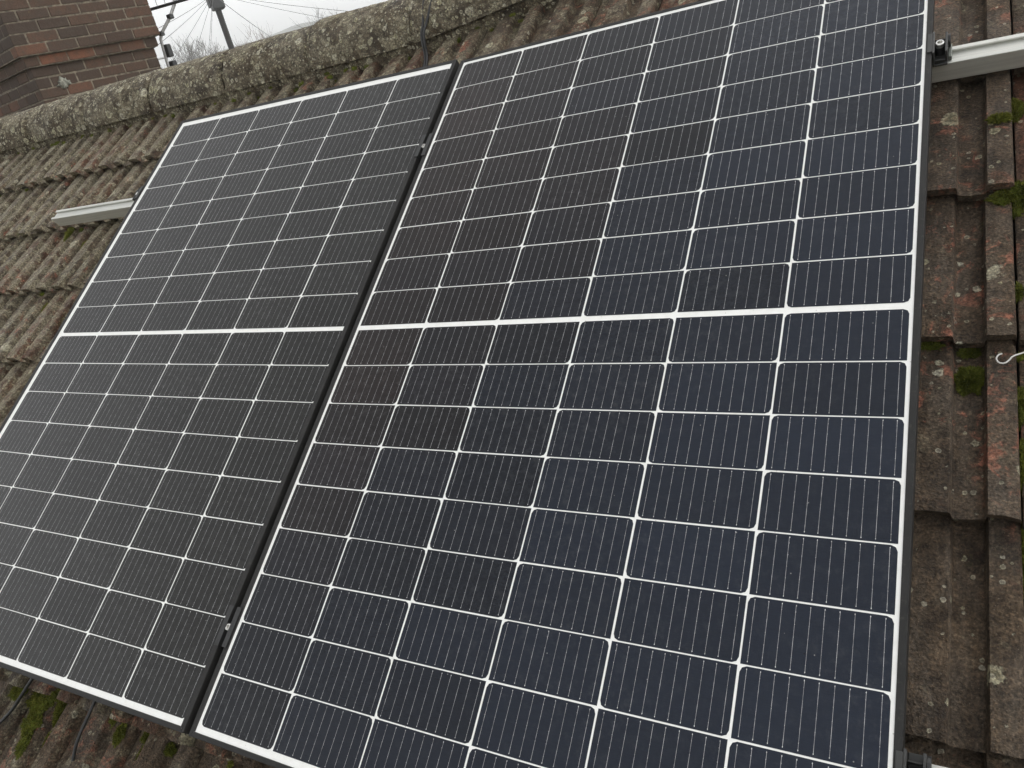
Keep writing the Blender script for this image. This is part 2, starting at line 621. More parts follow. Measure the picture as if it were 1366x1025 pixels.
# the far slope: the same tiles turned about the ridge
CY, CZ, CR = 1.308, -0.180, 0.133         # ridge axis and radius
mb = MB()
xs = [RX0 + (RX1 - RX0) * i / 40 for i in range(41)]
for x in xs:
    mb.v += [(x, -2.15, -0.215 + sag(x)), (x, CY - 0.03, -0.215 + sag(x))]
mb.f = [(2 * i, 2 * i + 2, 2 * i + 3, 2 * i + 1) for i in range(40)]
mb.t = [(0.5, 0.5, 0.5)] * len(mb.v); mb.mi = [0] * 40
mb.build('underlay', M['under'], house)
far_m = ROOF @ Matrix.Translation((0, CY, CZ)) @ Matrix.Rotation(-PITCH, 4, 'X') @ Matrix.Rotation(math.pi, 4, 'Z') @ Matrix.Rotation(PITCH, 4, 'X') @ Matrix.Translation((2.1, -CY, -CZ - 0.01))
far = bpy.data.objects.new('roof', roof.data)
C.objects.link(far)
far.parent = house
far.matrix_world = Matrix.Translation((-2.1, 0, 0)) @ far_m


def ridge_point(x, ang, r):
    """ang 0 = horizontal towards the near slope, 90 = straight up (true vertical)"""
    a = R(ang)
    hy, hz = -math.cos(PITCH), math.sin(PITCH)
    uy, uz = math.sin(PITCH), math.cos(PITCH)
    return Vector((x, CY + bend(x) + r * (math.cos(a) * hy + math.sin(a) * uy), CZ + sag(x) + r * (math.cos(a) * hz + math.sin(a) * uz)))


rr = random.Random(3)
xj = -0.84 - 0.45 * 13
while xj < RX1:
    mb = MB()
    L, NA, NX = 0.4425, 56, 60
    r0 = CR + rr.gauss(0, 0.0015)
    tilt = rr.gauss(0, 0.003)
    mb.tint = (rr.random(), 0.3, rr.random())
    vs, fs = [], []
    prof_r = [0.0] * (NX + 1)
    for i in range(NX + 1):
        x = xj + L * i / NX
        e = min(i, NX - i) // 2
        for k in range(NA + 1):
            ang = -9 + 198 * k / NA
            r = r0 + tilt * (i / NX - 0.5) - (0.009 if e == 0 else 0.0)
            p = ridge_point(x, ang, 1.0)
            r += 0.0018 * N((x * 9, ang * 0.05, 7)) + 0.0018 * N((x * 30, ang * 0.16, 2)) + 0.0020 * N((x * 80, ang * 0.19, 1)) + 0.0016 * max(0, N((x * 150, ang * 0.36, 8)))
            q = ridge_point(x + 0.003 * N((ang * 0.1, xj, 3)) * (1 if e == 0 else 0), ang, r)
            vs.append(tuple(q))
    for i in range(NX):
        for k in range(NA):
            a = i * (NA + 1) + k
            fs.append((a, a + NA + 1, a + NA + 2, a + 1))
    o = len(vs)
    for end, i in ((0, 0), (1, NX)):
        for k in range(NA + 1):
            ang = -9 + 198 * k / NA
            vs.append(tuple(ridge_point(xj + L * i / NX, ang, r0 - 0.022)))
    for end, i in ((0, 0), (1, NX)):
        for k in range(NA):
            a, b = i * (NA + 1) + k, o + end * (NA + 1) + k
            fs.append((a, a + 1, b + 1, b) if end == 0 else (a + 1, a, b, b + 1))
    for k in range(NA):
        fs.append((o + k, o + k + 1, o + NA + 1 + k + 1, o + NA + 1 + k))
    for k in (0, NA):
        for i in range(NX):
            pass
    mb.add(vs, fs)
    mb.build('ridge_tile', M['ridge'], roof, smooth=45)
    xj += 0.45

# mortar bed under the ridge tiles, both sides
for side in (0, 1):
    mb = MB()
    NX = 560
    rows = 7
    vs, fs = [], []
    for i in range(NX + 1):
        x = RX0 + (RX1 - RX0) * i / NX
        for k in range(rows):
            f = k / (rows - 1)
            ang = -2 if side == 0 else 182
            p0 = ridge_point(x, ang, CR - 0.008)
            if side == 0:
                y1 = 1.186 + bend(x) + 0.012 * N((x * 6, 1, 0)) + 0.008 * N((x * 25, 4, 0))
                p1 = Vector((x, y1, tile_top(x, y1) - 0.006))
            else:
                p1 = ridge_point(x, 190, CR + 0.03)
            q = p0.lerp(p1, f)
            q.z += 0.007 * N((x * 22, f * 3, 2)) * math.sin(f * math.pi) + 0.004 * N((x * 60, f * 8, 6)) * math.sin(f * math.pi)
            vs.append(tuple(q))
    for i in range(NX):
        for k in range(rows - 1):
            a = i * rows + k
            fs.append((a, a + 1, a + rows + 1, a + rows))
    mb.add(vs, fs)
    mb.build('ridge_mortar', M['ridge'], house, smooth=60)

# walls
mb = MB()
aw = ROOF @ Vector((0, -1.75, -0.24)); pk = ROOF @ Vector((0, CY, CZ - 0.10))
yb = 2 * pk.y - aw.y
for x in (RX0 + 0.05, RX1 - 0.05):
    mb.v += [(x, aw.y, GROUND), (x, yb, GROUND), (x, yb, aw.z), (x, pk.y, pk.z), (x, aw.y, aw.z)]
mb.f = [(0, 1, 2, 3, 4), (9, 8, 7, 6, 5), (0, 4, 9, 5), (1, 6, 7, 2)]
mb.t = [(0.4, 0.4, 0.4)] * 10; mb.mi = [0] * 4
wm = NT('house_brickwork')
bt = wm.node('ShaderNodeTexBrick')
bt.inputs['Scale'].default_value = 1.0
bt.inputs['Brick Width'].default_value = 0.225
bt.inputs['Row Height'].default_value = 0.075
bt.inputs['Mortar Size'].default_value = 0.006
for k, c in (('Color1', (0.16, 0.065, 0.04, 1)), ('Color2', (0.09, 0.04, 0.03, 1)), ('Mortar', (0.22, 0.2, 0.17, 1))):
    bt.inputs[k].default_value = c
wm.l.new(wm.mapped(rot=(R(56), 0, 0)), bt.inputs['Vector'])
wm.out(bt.outputs['Color'], 0.9)
mb.build('wall', wm.m, house, world=True)

# chimney: real bricks in stretcher bond on a mortar core, two oversailing courses
KP = Vector((-4.721, 2.455, 1.224))       # near lower corner of the upper oversailing course
CAZ = 79
ch_d = Vector((math.cos(R(CAZ)), math.sin(R(CAZ)), 0)); ch_e = Vector((math.cos(R(CAZ + 90)), math.sin(R(CAZ + 90)), 0))
CHM = Matrix(((ch_d.x, ch_e.x, 0, KP.x), (ch_d.y, ch_e.y, 0, KP.y), (0, 0, 1, KP.z), (0, 0, 0, 1)))
LD, LE = 1.115, 1.34
br = random.Random(8)
bricks, core = MB(), MB()
orange = {(-1, 0, 0): 0.95, (-1, 0, 1): 0.9, (0, 0, 0): 0.82, (-1, 0, 2): 0.55}
for c in range(-26, 13):
    ov = 0.0 if c >= 0 else (-0.032 if c == -1 else -0.062)
    z0 = c * 0.075
    core.box((0.004 - ov, 0.004 - ov, z0 - 0.004), (LD - 0.004 + ov, LE - 0.004 + ov, z0 + 0.071), CHM)
    even = c % 2 == 0
    for side in range(4):
        n = (5 if even else 4) if side in (0, 2) else (5 if even else 6)
        full = LD if side in (0, 2) else LE
        span0 = -ov if ((side in (0, 2)) == even) else 0.1125 - ov
        tot = (full + ov) - span0 if ((side in (0, 2)) == even) else full - 0.1125 + ov - span0
        bl = (tot + 0.010) / n
        for i in range(n):
            a0, a1 = span0 + i * bl, span0 + (i + 1) * bl - 0.010
            t0 = br.random()
            tv = t0 * 0.70 if t0 < 0.93 else 0.70 + (t0 - 0.93) * 1.8
            if side == 0 and (c, side, i) in orange:
                tv = orange[(c, side, i)]
            bricks.tint = (tv, br.random(), br.random())
            j = [br.uniform(-0.0022, 0.0022) for _ in range(6)]
            if side == 0:
                lo, hi = (a0, -ov, z0), (a1, -ov + 0.1, z0 + 0.065)
                lo = (lo[0], lo[1] + j[0], lo[2] + j[1]); hi = (hi[0], hi[1], hi[2] + j[2])
            elif side == 2:
                lo, hi = (a0, LE + ov - 0.1, z0), (a1, LE + ov + j[0], z0 + 0.065)
            elif side == 1:
                lo, hi = (LD + ov - 0.1, a0, z0 + j[1]), (LD + ov + j[0], a1, z0 + 0.065)
            else:
                lo, hi = (-ov + j[0], a0, z0 + j[1]), (-ov + 0.1, a1, z0 + 0.065 + j[2])
            bricks.box(lo, hi, CHM, bevel=0.0035)
cap = MB()
vs = [(-0.01, -0.01, 0.972), (LD + 0.01, -0.01, 0.972), (LD + 0.01, LE + 0.01, 0.972), (-0.01, LE + 0.01, 0.972), (0.2, 0.2, 1.07), (LD - 0.2, 0.2, 1.07), (LD - 0.2, LE - 0.2, 1.07), (0.2, LE - 0.2, 1.07)]
cap.add([tuple(CHM @ Vector(p)) for p in vs], [(0, 1, 5, 4), (1, 2, 6, 5), (2, 3, 7, 6), (3, 0, 4, 7), (4, 5, 6, 7), (3, 2, 1, 0)])
chim = bricks.build('chimney', M['brick'], house, world=True)
core.build('mortar', M['joint'], chim, world=False).matrix_parent_inverse = UNROOF
cap.build('flaunching', M['joint'], chim).matrix_parent_inverse = UNROOF
dab = MB()
bm = bmesh.new()
bmesh.ops.create_icosphere(bm, subdivisions=3, radius=1)
dc = CHM @ Vector((0.25, 0.062, -0.215))
for q in bm.verts:
    w = Vector(q.co)
    w *= 1 + 0.9 * N(tuple(w), 2.3)
    q.co = dc + ch_d * w.x * 0.045 + ch_e * w.y * 0.012 + Vector((0, 0, 1)) * w.z * 0.035
bm.verts.index_update()
dab.add([tuple(q.co) for q in bm.verts], [tuple(q.index for q in f.verts) for f in bm.faces])
bm.free()
dab.build('cement_dab', simple('pale_cement', (0.26, 0.26, 0.215), 0.9, 0, 0.5, 60, 0.004), chim, smooth=180).matrix_parent_inverse = UNROOF

# ------------------------------------------------------------------ solar panels
CP, RP, MG = 0.184, 0.0935, 0.0042


def solar_panel(Mx, label, outer, inner, flip, rng, brown, blue):
    root = empty('solar_panel', Mx, label, 'solar panel', 'solar panels on the roof')
    # frame: profile carried round four mitred sides
    (ox0, oy0, ox1, oy1), (ix0, iy0, ix1, iy1) = outer, inner
    prof = [(0.0, -0.030), (0.0, 0.0012), (0.06, 0.0019), (0.5, 0.0019), (0.94, 0.0019), (1.0, 0.0013), (1.0, -0.0050), (1.6, -0.0052), (1.6, -0.030)]
    fb = MB()
    cs = [((ox0, oy0), (ix0, iy0)), ((ox1, oy0), (ix1, iy0)), ((ox1, oy1), (ix1, iy1)), ((ox0, oy1), (ix0, iy1))]
    n = len(prof)
    for i in range(4):                   # each side has its own vertices: the mitre shows as a hairline
        for a, b in ((cs[i], cs[(i + 1) % 4]),):
            vs = []
            for (o, q) in (a, b):
                for t, z in prof:
                    vs.append((o[0] + (q[0] - o[0]) * t, o[1] + (q[1] - o[1]) * t, z))
            # leave a 0.3 mm mitre gap
            d = Vector(vs[n]) - Vector(vs[0]); d.normalize()
            vs = [tuple(Vector(p) + d * (0.00025 if k < n else -0.00025)) for k, p in enumerate(vs)]
            fb.add(vs, [(k, k + n, (k + 1) % n + n, (k + 1) % n) for k in range(n)])
    fb.build('frame', M['frame'], root, smooth=25)
    bs = MB()
    bs.box((ix0 - 0.004, iy0 - 0.004, -0.0046), (ix1 + 0.004, iy1 + 0.004, 0.0))
    bs.build('backsheet', M['white'], root)
    halves = []
    for half in (0, 1):
        cb, wb, db = MB(), MB(), MB()
        for c in range(6):
            for r in range(9):
                yt = (9 - r) * RP + MG if half == 0 else -r * RP - MG
                y1, y0 = yt - 0.00115, yt - RP + 0.00115
                if half == 0 and r == 8: y0 = 0.0058
                if half == 1 and r == 0: y1 = -0.0058
                x0, x1 = c * CP + 0.0016, (c + 1) * CP - 0.0016
                top = ((c + half) % 2 == 0) != flip      # which long edge carries the clipped corners
                k = 0.0085
                jx, jy = rng.uniform(-0.00035, 0.00035), rng.uniform(-0.0003, 0.0003)
                x0 += jx; x1 += jx; y0 += jy; y1 += jy
                if top:
                    poly = [(x0, y0), (x1, y0), (x1, y1 - k), (x1 - k * 0.3, y1 - k * 0.3), (x1 - k, y1), (x0 + k, y1), (x0 + k * 0.3, y1 - k * 0.3), (x0, y1 - k)]
                else:
                    poly = [(x0 + k, y0), (x1 - k, y0), (x1 - k * 0.3, y0 + k * 0.3), (x1, y0 + k), (x1, y1), (x0, y1), (x0, y0 + k), (x0 + k * 0.3, y0 + k * 0.3)]
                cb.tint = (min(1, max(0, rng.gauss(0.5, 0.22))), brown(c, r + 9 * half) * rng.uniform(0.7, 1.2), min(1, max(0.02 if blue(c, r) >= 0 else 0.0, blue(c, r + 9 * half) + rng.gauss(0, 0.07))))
                cb.add([(x, y, 0.0003) for x, y in poly], [tuple(range(8))])
                for w in range(10):
                    xw = x0 + (x1 - x0) * (w + 0.5) / 10 + rng.gauss(0, 0.0002)
                    hw = 0.00022
                    ya, yb_ = y0 + 0.004, y1 - 0.004
                    sl_ = rng.gauss(0, 0.0002)
                    wb.add([(xw - hw, ya, 0.0006), (xw + hw, ya, 0.0006), (xw + hw + sl_, yb_, 0.0006), (xw - hw + sl_, yb_, 0.0006)], [(0, 1, 2, 3)])
                    for yy in [ya, yb_] + [ya + (yb_ - ya) * (q + 0.5) / 5 for q in range(5)]:
                        big = yy in (ya, yb_)
                        hx, hy = (0.0007, 0.0014) if big else (0.0004, 0.0008)
                        db.add([(xw - hx, yy, 0.0008), (xw, yy - hy, 0.0008), (xw + hx, yy, 0.0008), (xw, yy + hy, 0.0008)], [(0, 1, 2, 3)])
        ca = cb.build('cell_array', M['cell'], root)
        wb.build('busbar_wires', M['wire'], ca)
        db.build('solder_beads', M['bead'], ca)
    return root


pr = random.Random(21)
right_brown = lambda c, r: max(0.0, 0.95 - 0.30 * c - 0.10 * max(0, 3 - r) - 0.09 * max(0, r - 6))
left_brown = lambda c, r: 0.0
PANEL_R = ROOF.copy()
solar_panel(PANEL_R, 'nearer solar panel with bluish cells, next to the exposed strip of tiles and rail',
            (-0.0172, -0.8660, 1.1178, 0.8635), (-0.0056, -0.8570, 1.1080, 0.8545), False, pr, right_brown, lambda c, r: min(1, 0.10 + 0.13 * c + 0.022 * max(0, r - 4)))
LEFT = Matrix.Translation((-1.1458, -0.0013, 0.03085)) @ Matrix.Rotation(0.0015, 4, 'Z') @ Matrix.Rotation(0.0278, 4, 'Y')
PANEL_L = ROOF @ LEFT
solar_panel(PANEL_L, 'farther greyish solar panel on the chimney side, its bottom edge over mossy tiles',
            (-0.0275, -0.8660, 1.1120, 0.8750), (-0.0150, -0.8565, 1.1006, 0.8640), True, pr, left_brown, lambda c, r: -1.0)


def panel_z(x):
    return 0.0 if x > -0.035 else 0.03085 - 0.0278 * (x + 1.1458)


# ------------------------------------------------------------------ rails
def rail(x0, x1, yc, label):
    """slotted aluminium rail: closed channel with an open T slot on top"""
    root = empty('mounting_rail', ROOF @ Matrix.Translation((0, yc(0), -0.0305)), label, 'mounting rail', 'aluminium rails under the panels')
    pf = [(-0.021, 0.0), (-0.0205, -0.0385), (-0.0195, -0.040), (0.0195, -0.040), (0.0205, -0.0385), (0.021, 0.0), (0.0200, 0.001), (0.0130, 0.001), (0.0118, 0.0), (0.0118, -0.0020),
          (0.0142, -0.0026), (0.0142, -0.0055), (-0.0142, -0.0055), (-0.0142, -0.0026), (-0.0118, -0.0020), (-0.0118, 0.0), (-0.0130, 0.001), (-0.0200, 0.001)]
    xs = sorted({x0, x1, *[x for x in (-1.2, -0.6, -0.035) if x0 < x < x1]})
    mb = MB()
    n = len(pf)
    vs = [(x, yc(x) - yc(0) + y, z + panel_z(x)) for x in xs for y, z in pf]
    fs = [(i * n + k, i * n + (k + 1) % n, (i + 1) * n + (k + 1) % n, (i + 1) * n + k) for i in range(len(xs) - 1) for k in range(n)]
    # end faces in pieces so that the slot stays open
    for e, base in ((0, 0), (1, (len(xs) - 1) * n)):
        quads = [(0, 1, 2, 12), (0, 12, 13, 14), (0, 14, 15, 16), (0, 16, 17), (12, 2, 3, 11), (11, 3, 4, 5), (11, 5, 10), (10, 5, 9), (9, 5, 8), (8, 5, 6, 7)]
        for q in quads:
            q = tuple(base + i for i in q)
            fs.append(q[::-1] if e else q)
    mb.add(vs, fs)
    mb.build('rail_channel', M['alu'], root, smooth=30)
    for x in (-0.95, -0.25, 0.35, 0.95):
        hb = MB()
        zt = panel_z(x)
        hb.box((x - 0.016, yc(x) - yc(0) - 0.024, -0.046 + zt), (x + 0.016, yc(x) - yc(0) + 0.024, -0.0402 + zt))
        zb = tile_top(x, yc(x)) + 0.0305
        hb.box((x - 0.016, yc(x) - yc(0) + 0.019, zb - 0.012), (x + 0.016, yc(x) - yc(0) + 0.024, -0.0462 + zt))
        hb.build('roof_hook', M['steel'], root)
    return root


yu = lambda x: 0.5585 + 0.0093 * x
yl = lambda x: -0.663 + 0.0093 * x
rail(-1.700, 2.05, yu, 'upper silver rail sticking out past both the far and the near panel')
rail(-1.30, 1.185, yl, 'lower silver rail hidden beneath both panels near their bottom edges')


# ------------------------------------------------------------------ clamps
def bolt(parent, p, zt, r=0.0068, depth=0.016):
    b = MB()
    n = 20
    vs, fs = [], []
    rings = [(r, -depth), (r, -0.001), (r - 0.0008, 0.0), (r * 0.58, 0.0), (r * 0.52, -0.0006), (r * 0.5, -0.006)]
    for rad, z in rings:
        for k in range(n):
            a = 2 * math.pi * k / n
            vs.append((p[0] + rad * math.cos(a), p[1] + rad * math.sin(a), zt + z))
    for i in range(len(rings) - 1):
        for k in range(n):
            a, c = i * n + k, i * n + (k + 1) % n
            fs.append((a, c, c + n, a + n))
    fs.append(tuple((len(rings) - 1) * n + k for k in range(n)))
    b.add(vs, fs)
    return b.build('bolt', M['steel'], parent, smooth=35)


def mid_clamp(y, label):
    root = empty('middle_clamp', ROOF @ Matrix.Translation((-0.0262, y, 0)), label, 'panel clamp', 'middle clamps in the seam between the panels')
    b = MB()
    h = 0.037
    # two flanges over the frame lips, a sunk channel between them
    b.prism([(-0.0165, 0.0024), (-0.0165, 0.0042), (-0.0052, 0.0042), (-0.0052, -0.0120), (0.0050, -0.0120), (0.0050, 0.0042), (0.0168, 0.0042), (0.0168, 0.0024), (0.0066, 0.0022), (0.0066, -0.0142), (-0.0068, -0.0142), (-0.0068, 0.0022)],
            -h, h, Matrix.Rotation(math.pi / 2, 4, 'Z') @ Matrix.Scale(-1, 4, (0, 1, 0)), caps=False)
    b.box((-0.0165, -h - 0.0012, 0.0024), (-0.0053, -h, 0.0042)); b.box((0.0051, -h - 0.0012, 0.0024), (0.0168, -h, 0.0042))
    b.build('clamp_body', M['black'], root)
    bolt(root, (-0.0005, -0.002), 0.0035, 0.0066)
    return root


mid_clamp(0.556, 'black clamp with a silver bolt high in the seam between the panels')
mid_clamp(-0.672, 'black clamp with a silver bolt low in the seam between the panels')


def end_clamp(x, y, sgn, zoff, label, h=0.028):
    root = empty('end_clamp', ROOF @ Matrix.Translation((x, y, zoff)), label, 'panel clamp', 'end clamps at the outer panel edges')
    b = MB()
    zr = -0.0285
    mx = (lambda a, c: (min(sgn * a, sgn * c), max(sgn * a, sgn * c)))
    def bx(a, c, y0, y1, z0, z1, bv=0.0007):
        q = mx(a, c)
        b.box((q[0], y0, z0), (q[1], y1, z1), None, bv)
    bx(0.0006, 0.0040, -h, h, zr, 0.0046)              # wall against the frame
    bx(-0.0075, 0.0006, -h * 0.86, h * 0.86, 0.0024, 0.0046)   # lip over the frame
    bx(0.0042, 0.0245, -h, h, zr, zr + 0.0045)         # foot
    bx(0.0206, 0.0244, -h * 0.8, h, zr + 0.0047, -0.0005)       # outer fin
    bx(0.0042, 0.0204, h * 0.55, h * 0.62, zr + 0.0047, -0.006)
    bx(0.0042, 0.0204, -h * 0.92, -h * 0.84, zr + 0.0047, -0.016)
    b.build('clamp_body', M['clamp'], root, smooth=20)
    c = MB()
    c.cyl((sgn * 0.0122, 0.001, zr + 0.0047), (0, 0, 1), 0.0078, 0.0165, 20)
    c.build('spacer', M['black'], root, smooth=40)
    bolt(root, (sgn * 0.0122, 0.001), 0.001, 0.0072, 0.0128)
    f = MB()
    q = mx(0.0250, 0.0310)
    f.box((q[0], -0.017, zr - 0.001 + 0.0), (q[1], 0.016, zr + 0.009), None, 0.001)
    f.build('slot_nut', simple('grey_zinc', (0.16, 0.17, 0.15), 0.5, 0.4), root)
    w = MB()
    w.cyl((sgn * 0.0250, 0.016, -0.012), (sgn, 0, 0), 0.0115, 0.004, 20)
    w.build('rubber_washer', M['black'], root, smooth=40)
    return root


end_clamp(1.1180, yu(1.13) + 0.001, 1, 0.0, 'black end clamp with silver bolt where the rail leaves the near panel')
end_clamp(1.1180, yl(1.13), 1, 0.0, 'dark end clamp at the bottom corner of the near panel')
end_clamp(-1.1745, yu(-1.18) + 0.002, -1, panel_z(-1.175), 'small black end clamp where the rail stub leaves the far panel')

# ------------------------------------------------------------------ cables and the wire hook
def cable(name, pts, rad, label, cat, group=None, mat='cable', smooth_it=3):
    pts = [Vector(p) for p in pts]
    for _ in range(smooth_it):           # corner cutting
        q = [pts[0]]
        for a, b in zip(pts, pts[1:]):
            q += [a.lerp(b, 0.25), a.lerp(b, 0.75)]
        pts = q + [pts[-1]]
    base = pts[0].copy()
    mb = MB()
    mb.tube([p - base for p in pts], rad, 10)
    o = mb.build(name, M[mat], None, smooth=60)
    o.matrix_world = ROOF @ Matrix.Translation(base)
    return tag(o, label, cat, group)


def on_tile(x, y, dz=0.004):
    return (x, y, max(tile_top(x + e, y + f) for e in (-0.006, 0, 0.006) for f in (-0.02, 0, 0.02)) + dz)


cg = 'black cables running over the ridge'
cable('cable', [(-0.337, 0.70, -0.10), (-0.337, 0.80, -0.105), on_tile(-0.335, 0.93), on_tile(-0.334, 1.05), on_tile(-0.335, 1.13), (-0.335, 1.178, -0.088), ridge_point(-0.334, 8, CR + 0.007), ridge_point(-0.333, 40, CR + 0.007), ridge_point(-0.334, 70, CR + 0.007), ridge_point(-0.335, 110, CR + 0.007), ridge_point(-0.34, 160, CR + 0.012)],
      0.0042, 'black cable running straight over the lichened ridge from behind the far panel', 'cable', cg)
cable('cable', [(-0.326, 0.70, -0.10), (-0.325, 0.80, -0.105), on_tile(-0.324, 0.93), on_tile(-0.325, 1.05), on_tile(-0.326, 1.13), (-0.324, 1.176, -0.084), ridge_point(-0.318, 10, CR + 0.008), ridge_point(-0.300, 40, CR + 0.006), ridge_point(-0.285, 70, CR + 0.006), ridge_point(-0.27, 110, CR + 0.006), ridge_point(-0.25, 160, CR + 0.012)],
      0.0042, 'black cable bending sideways as it climbs over the lichened ridge', 'cable', cg)
cg = 'cables below the bottom edge of the panels'
cable('cable', [(-0.66, -0.80, -0.085), (-0.685, -0.86, -0.098), (-0.712, -0.915, -0.108), on_tile(-0.755, -0.965, 0.006), on_tile(-0.80, -1.03, 0.005), on_tile(-0.85, -1.12, 0.005)],
      0.0040, 'black cable slanting from under the far panel across the mossiest tiles', 'cable', cg)
cable('cable', [(-0.458, -0.78, -0.085), (-0.459, -0.84, -0.105), (-0.461, -0.885, -0.1145), (-0.466, -0.93, -0.117), (-0.470, -0.97, -0.122), (-0.472, -1.0, -0.134)],
      0.0036, 'black cable dropping from under the far panel into a gap between tiles', 'cable', cg)

M['cord'] = simple('white_wire', (0.72, 0.70, 0.66), 0.5)
hk = [on_tile(1.36, 0.030, 0.004), on_tile(1.30, 0.008, 0.004), (1.252, -0.014, -0.118), (1.237, -0.021, -0.1165), (1.233, -0.028, -0.1165), (1.227, -0.034, -0.1165), (1.219, -0.033, -0.1165), (1.2155, -0.025, -0.1165), (1.219, -0.018, -0.1165), (1.224, -0.0165, -0.1165)]
cable('wire_hook', hk, 0.0012, 'thin white bent wire hook lying on a tile beside the moss cushion', 'wire hook', None, 'cord', 1)

# ------------------------------------------------------------------ moss
def moss_into(mb, c, rx, ry, rz, rng, n, yellow=0.3, rot=0.0):
    """a bumpy cushion of many leaf-tip sized blades around a dome; c in roof coordinates"""
    cr, sr = math.cos(rot), math.sin(rot)
    c = Vector(c)
    bm = bmesh.new()
    bmesh.ops.create_icosphere(bm, subdivisions=3, radius=1)
    mb.tint = (0.05, 0, 0)
    vs = []
    for q in bm.verts:
        w = Vector(q.co) * (0.82 + 0.42 * N((q.co.x * 2.2 + c.x * 31, q.co.y * 2.2 + c.y * 17, q.co.z * 2.2)))
        vs.append((c.x + (w.x * cr * rx - w.y * sr * ry), c.y + (w.x * sr * rx + w.y * cr * ry), c.z + w.z * rz))
    bm.verts.index_update()
    mb.add(vs, [tuple(q.index for q in f.verts) for f in bm.faces])
    bm.free()
    for _ in range(n):
        a, z = rng.uniform(0, 2 * math.pi), rng.uniform(0.0, 1.0)
        s = math.sqrt(1 - z * z)
        w = Vector((s * math.cos(a), s * math.sin(a), z))
        w2 = w * (0.82 + 0.42 * N((w.x * 2.2 + c.x * 31, w.y * 2.2 + c.y * 17, w.z * 2.2)))
        p = c + Vector((w2.x * cr * rx - w2.y * sr * ry, w2.x * sr * rx + w2.y * cr * ry, w2.z * rz))
        nd = Vector((w.x * cr - w.y * sr, w.x * sr + w.y * cr, w.z * 1.2)) + Vector((rng.gauss(0, .35), rng.gauss(0, .35), rng.gauss(0, .35)))
        nd.normalize()
        sd_ = nd.orthogonal().normalized()
        sd_.rotate(Matrix.Rotation(rng.uniform(0, 6.28), 3, nd))
        L = rng.uniform(0.003, 0.0075)
        mb.tint = (min(1, max(0, rng.gauss(yellow, 0.25))), 0, 0)
        mb.add([p - sd_ * 0.0010, p + sd_ * 0.0010, p + nd * L], [(0, 1, 2)])


mr = random.Random(4)
for (x, y, rx, ry, rz, n, yel, lab) in [
    (1.1805, -0.037, 0.0225, 0.026, 0.018, 4200, 0.18, 'round green moss cushion sitting in a tile channel near the white wire hook'),
    (1.253, 0.318, 0.034, 0.020, 0.014, 2600, 0.25, 'wide green moss cushion filling the corner where four tiles meet'),
    (-0.668, -0.955, 0.028, 0.055, 0.020, 3800, 0.35, 'large green moss cushion on the tiles below the far panel'),
    (-0.745, -0.917, 0.050, 0.022, 0.018, 2600, 0.45, 'yellow-green moss tuft beside the slanting cable below the far panel'),
]:
    mb = MB()
    z = tile_top(x, y)
    if max(rx, ry) > 0.03:
        for q in range(11):
            a_, r_ = mr.uniform(0, 6.28), math.sqrt(mr.random()) * 0.85
            px, py = rx * r_ * math.cos(a_), ry * r_ * math.sin(a_)
            s_ = mr.uniform(0.28, 0.55) * min(rx, ry) * 1.25
            moss_into(mb, (px, py, tile_top(x + px, y + py) - z + 0.001), s_ * mr.uniform(0.8, 1.3), s_ * mr.uniform(0.8, 1.4), rz * mr.uniform(0.45, 1.0), mr, n // 10, yel + mr.uniform(-0.2, 0.3))
    else:
        moss_into(mb, (0, 0, 0.002), rx, ry, rz, mr, n, yel)
    o = mb.build('moss_cushion', M['moss'], None, smooth=180)
    o.matrix_world = ROOF @ Matrix.Translation((x, y, z))
    tag(o, lab, 'moss', 'moss cushions on the tiles')

mb = MB()
spots = [(1.249, 0.12, 0.005, 0.018, 0.010, 500, .3), (1.249, -0.085, 0.006, 0.040, 0.010, 900, .3), (1.249, -0.19, 0.006, 0.05, 0.010, 900, .35), (1.252, -0.33, 0.008, 0.07, 0.010, 1100, .3), (1.25, -0.45, 0.008, 0.05, 0.010, 800, .35),
         (1.249, 0.545, 0.014, 0.030, 0.012, 1500, .5), (1.225, 0.50, 0.02, 0.012, 0.008, 700, .55), (1.232, 0.325, 0.03, 0.010, 0.010, 900, .3), (1.18, 0.020, 0.018, 0.010, 0.008, 600, .2), (1.125, 0.02, 0.02, 0.008, 0.006, 300, .2),
         (-0.628, -0.925, 0.014, 0.035, 0.012, 1500, .5), (-0.61, -0.99, 0.012, 0.03, 0.009, 800, .35), (-0.40, -0.885, 0.011, 0.030, 0.010, 1100, .4), (-0.375, -0.925, 0.012, 0.022, 0.012, 900, .4),
         (-0.315, -0.915, 0.022, 0.012, 0.012, 1100, .35), (-0.24, -0.92, 0.02, 0.012, 0.011, 900, .3), (-0.30, -0.945, 0.012, 0.02, 0.008, 700, .3), (-0.655, -1.01, 0.014, 0.03, 0.010, 800, .3), (-0.62, -0.895, 0.02, 0.012, 0.008, 600, .4),
         (-1.855, 0.595, 0.010, 0.045, 0.012, 1000, .75), (-1.70, 0.60, 0.014, 0.02, 0.010, 600, .6), (-1.73, 0.53, 0.014, 0.025, 0.009, 600, .7), (-1.60, 0.565, 0.012, 0.035, 0.008, 600, .5), (-1.74, 0.24, 0.010, 0.028, 0.008, 600, .8), (-1.70, 0.21, 0.008, 0.03, 0.006, 400, .8)]
for (x, y, rx, ry, rz, n, yel) in spots:
    y -= droop(x) * 0.0
    moss_into(mb, (x, y, tile_top(x, y) + 0.001), rx, ry, rz, mr, n, yel)
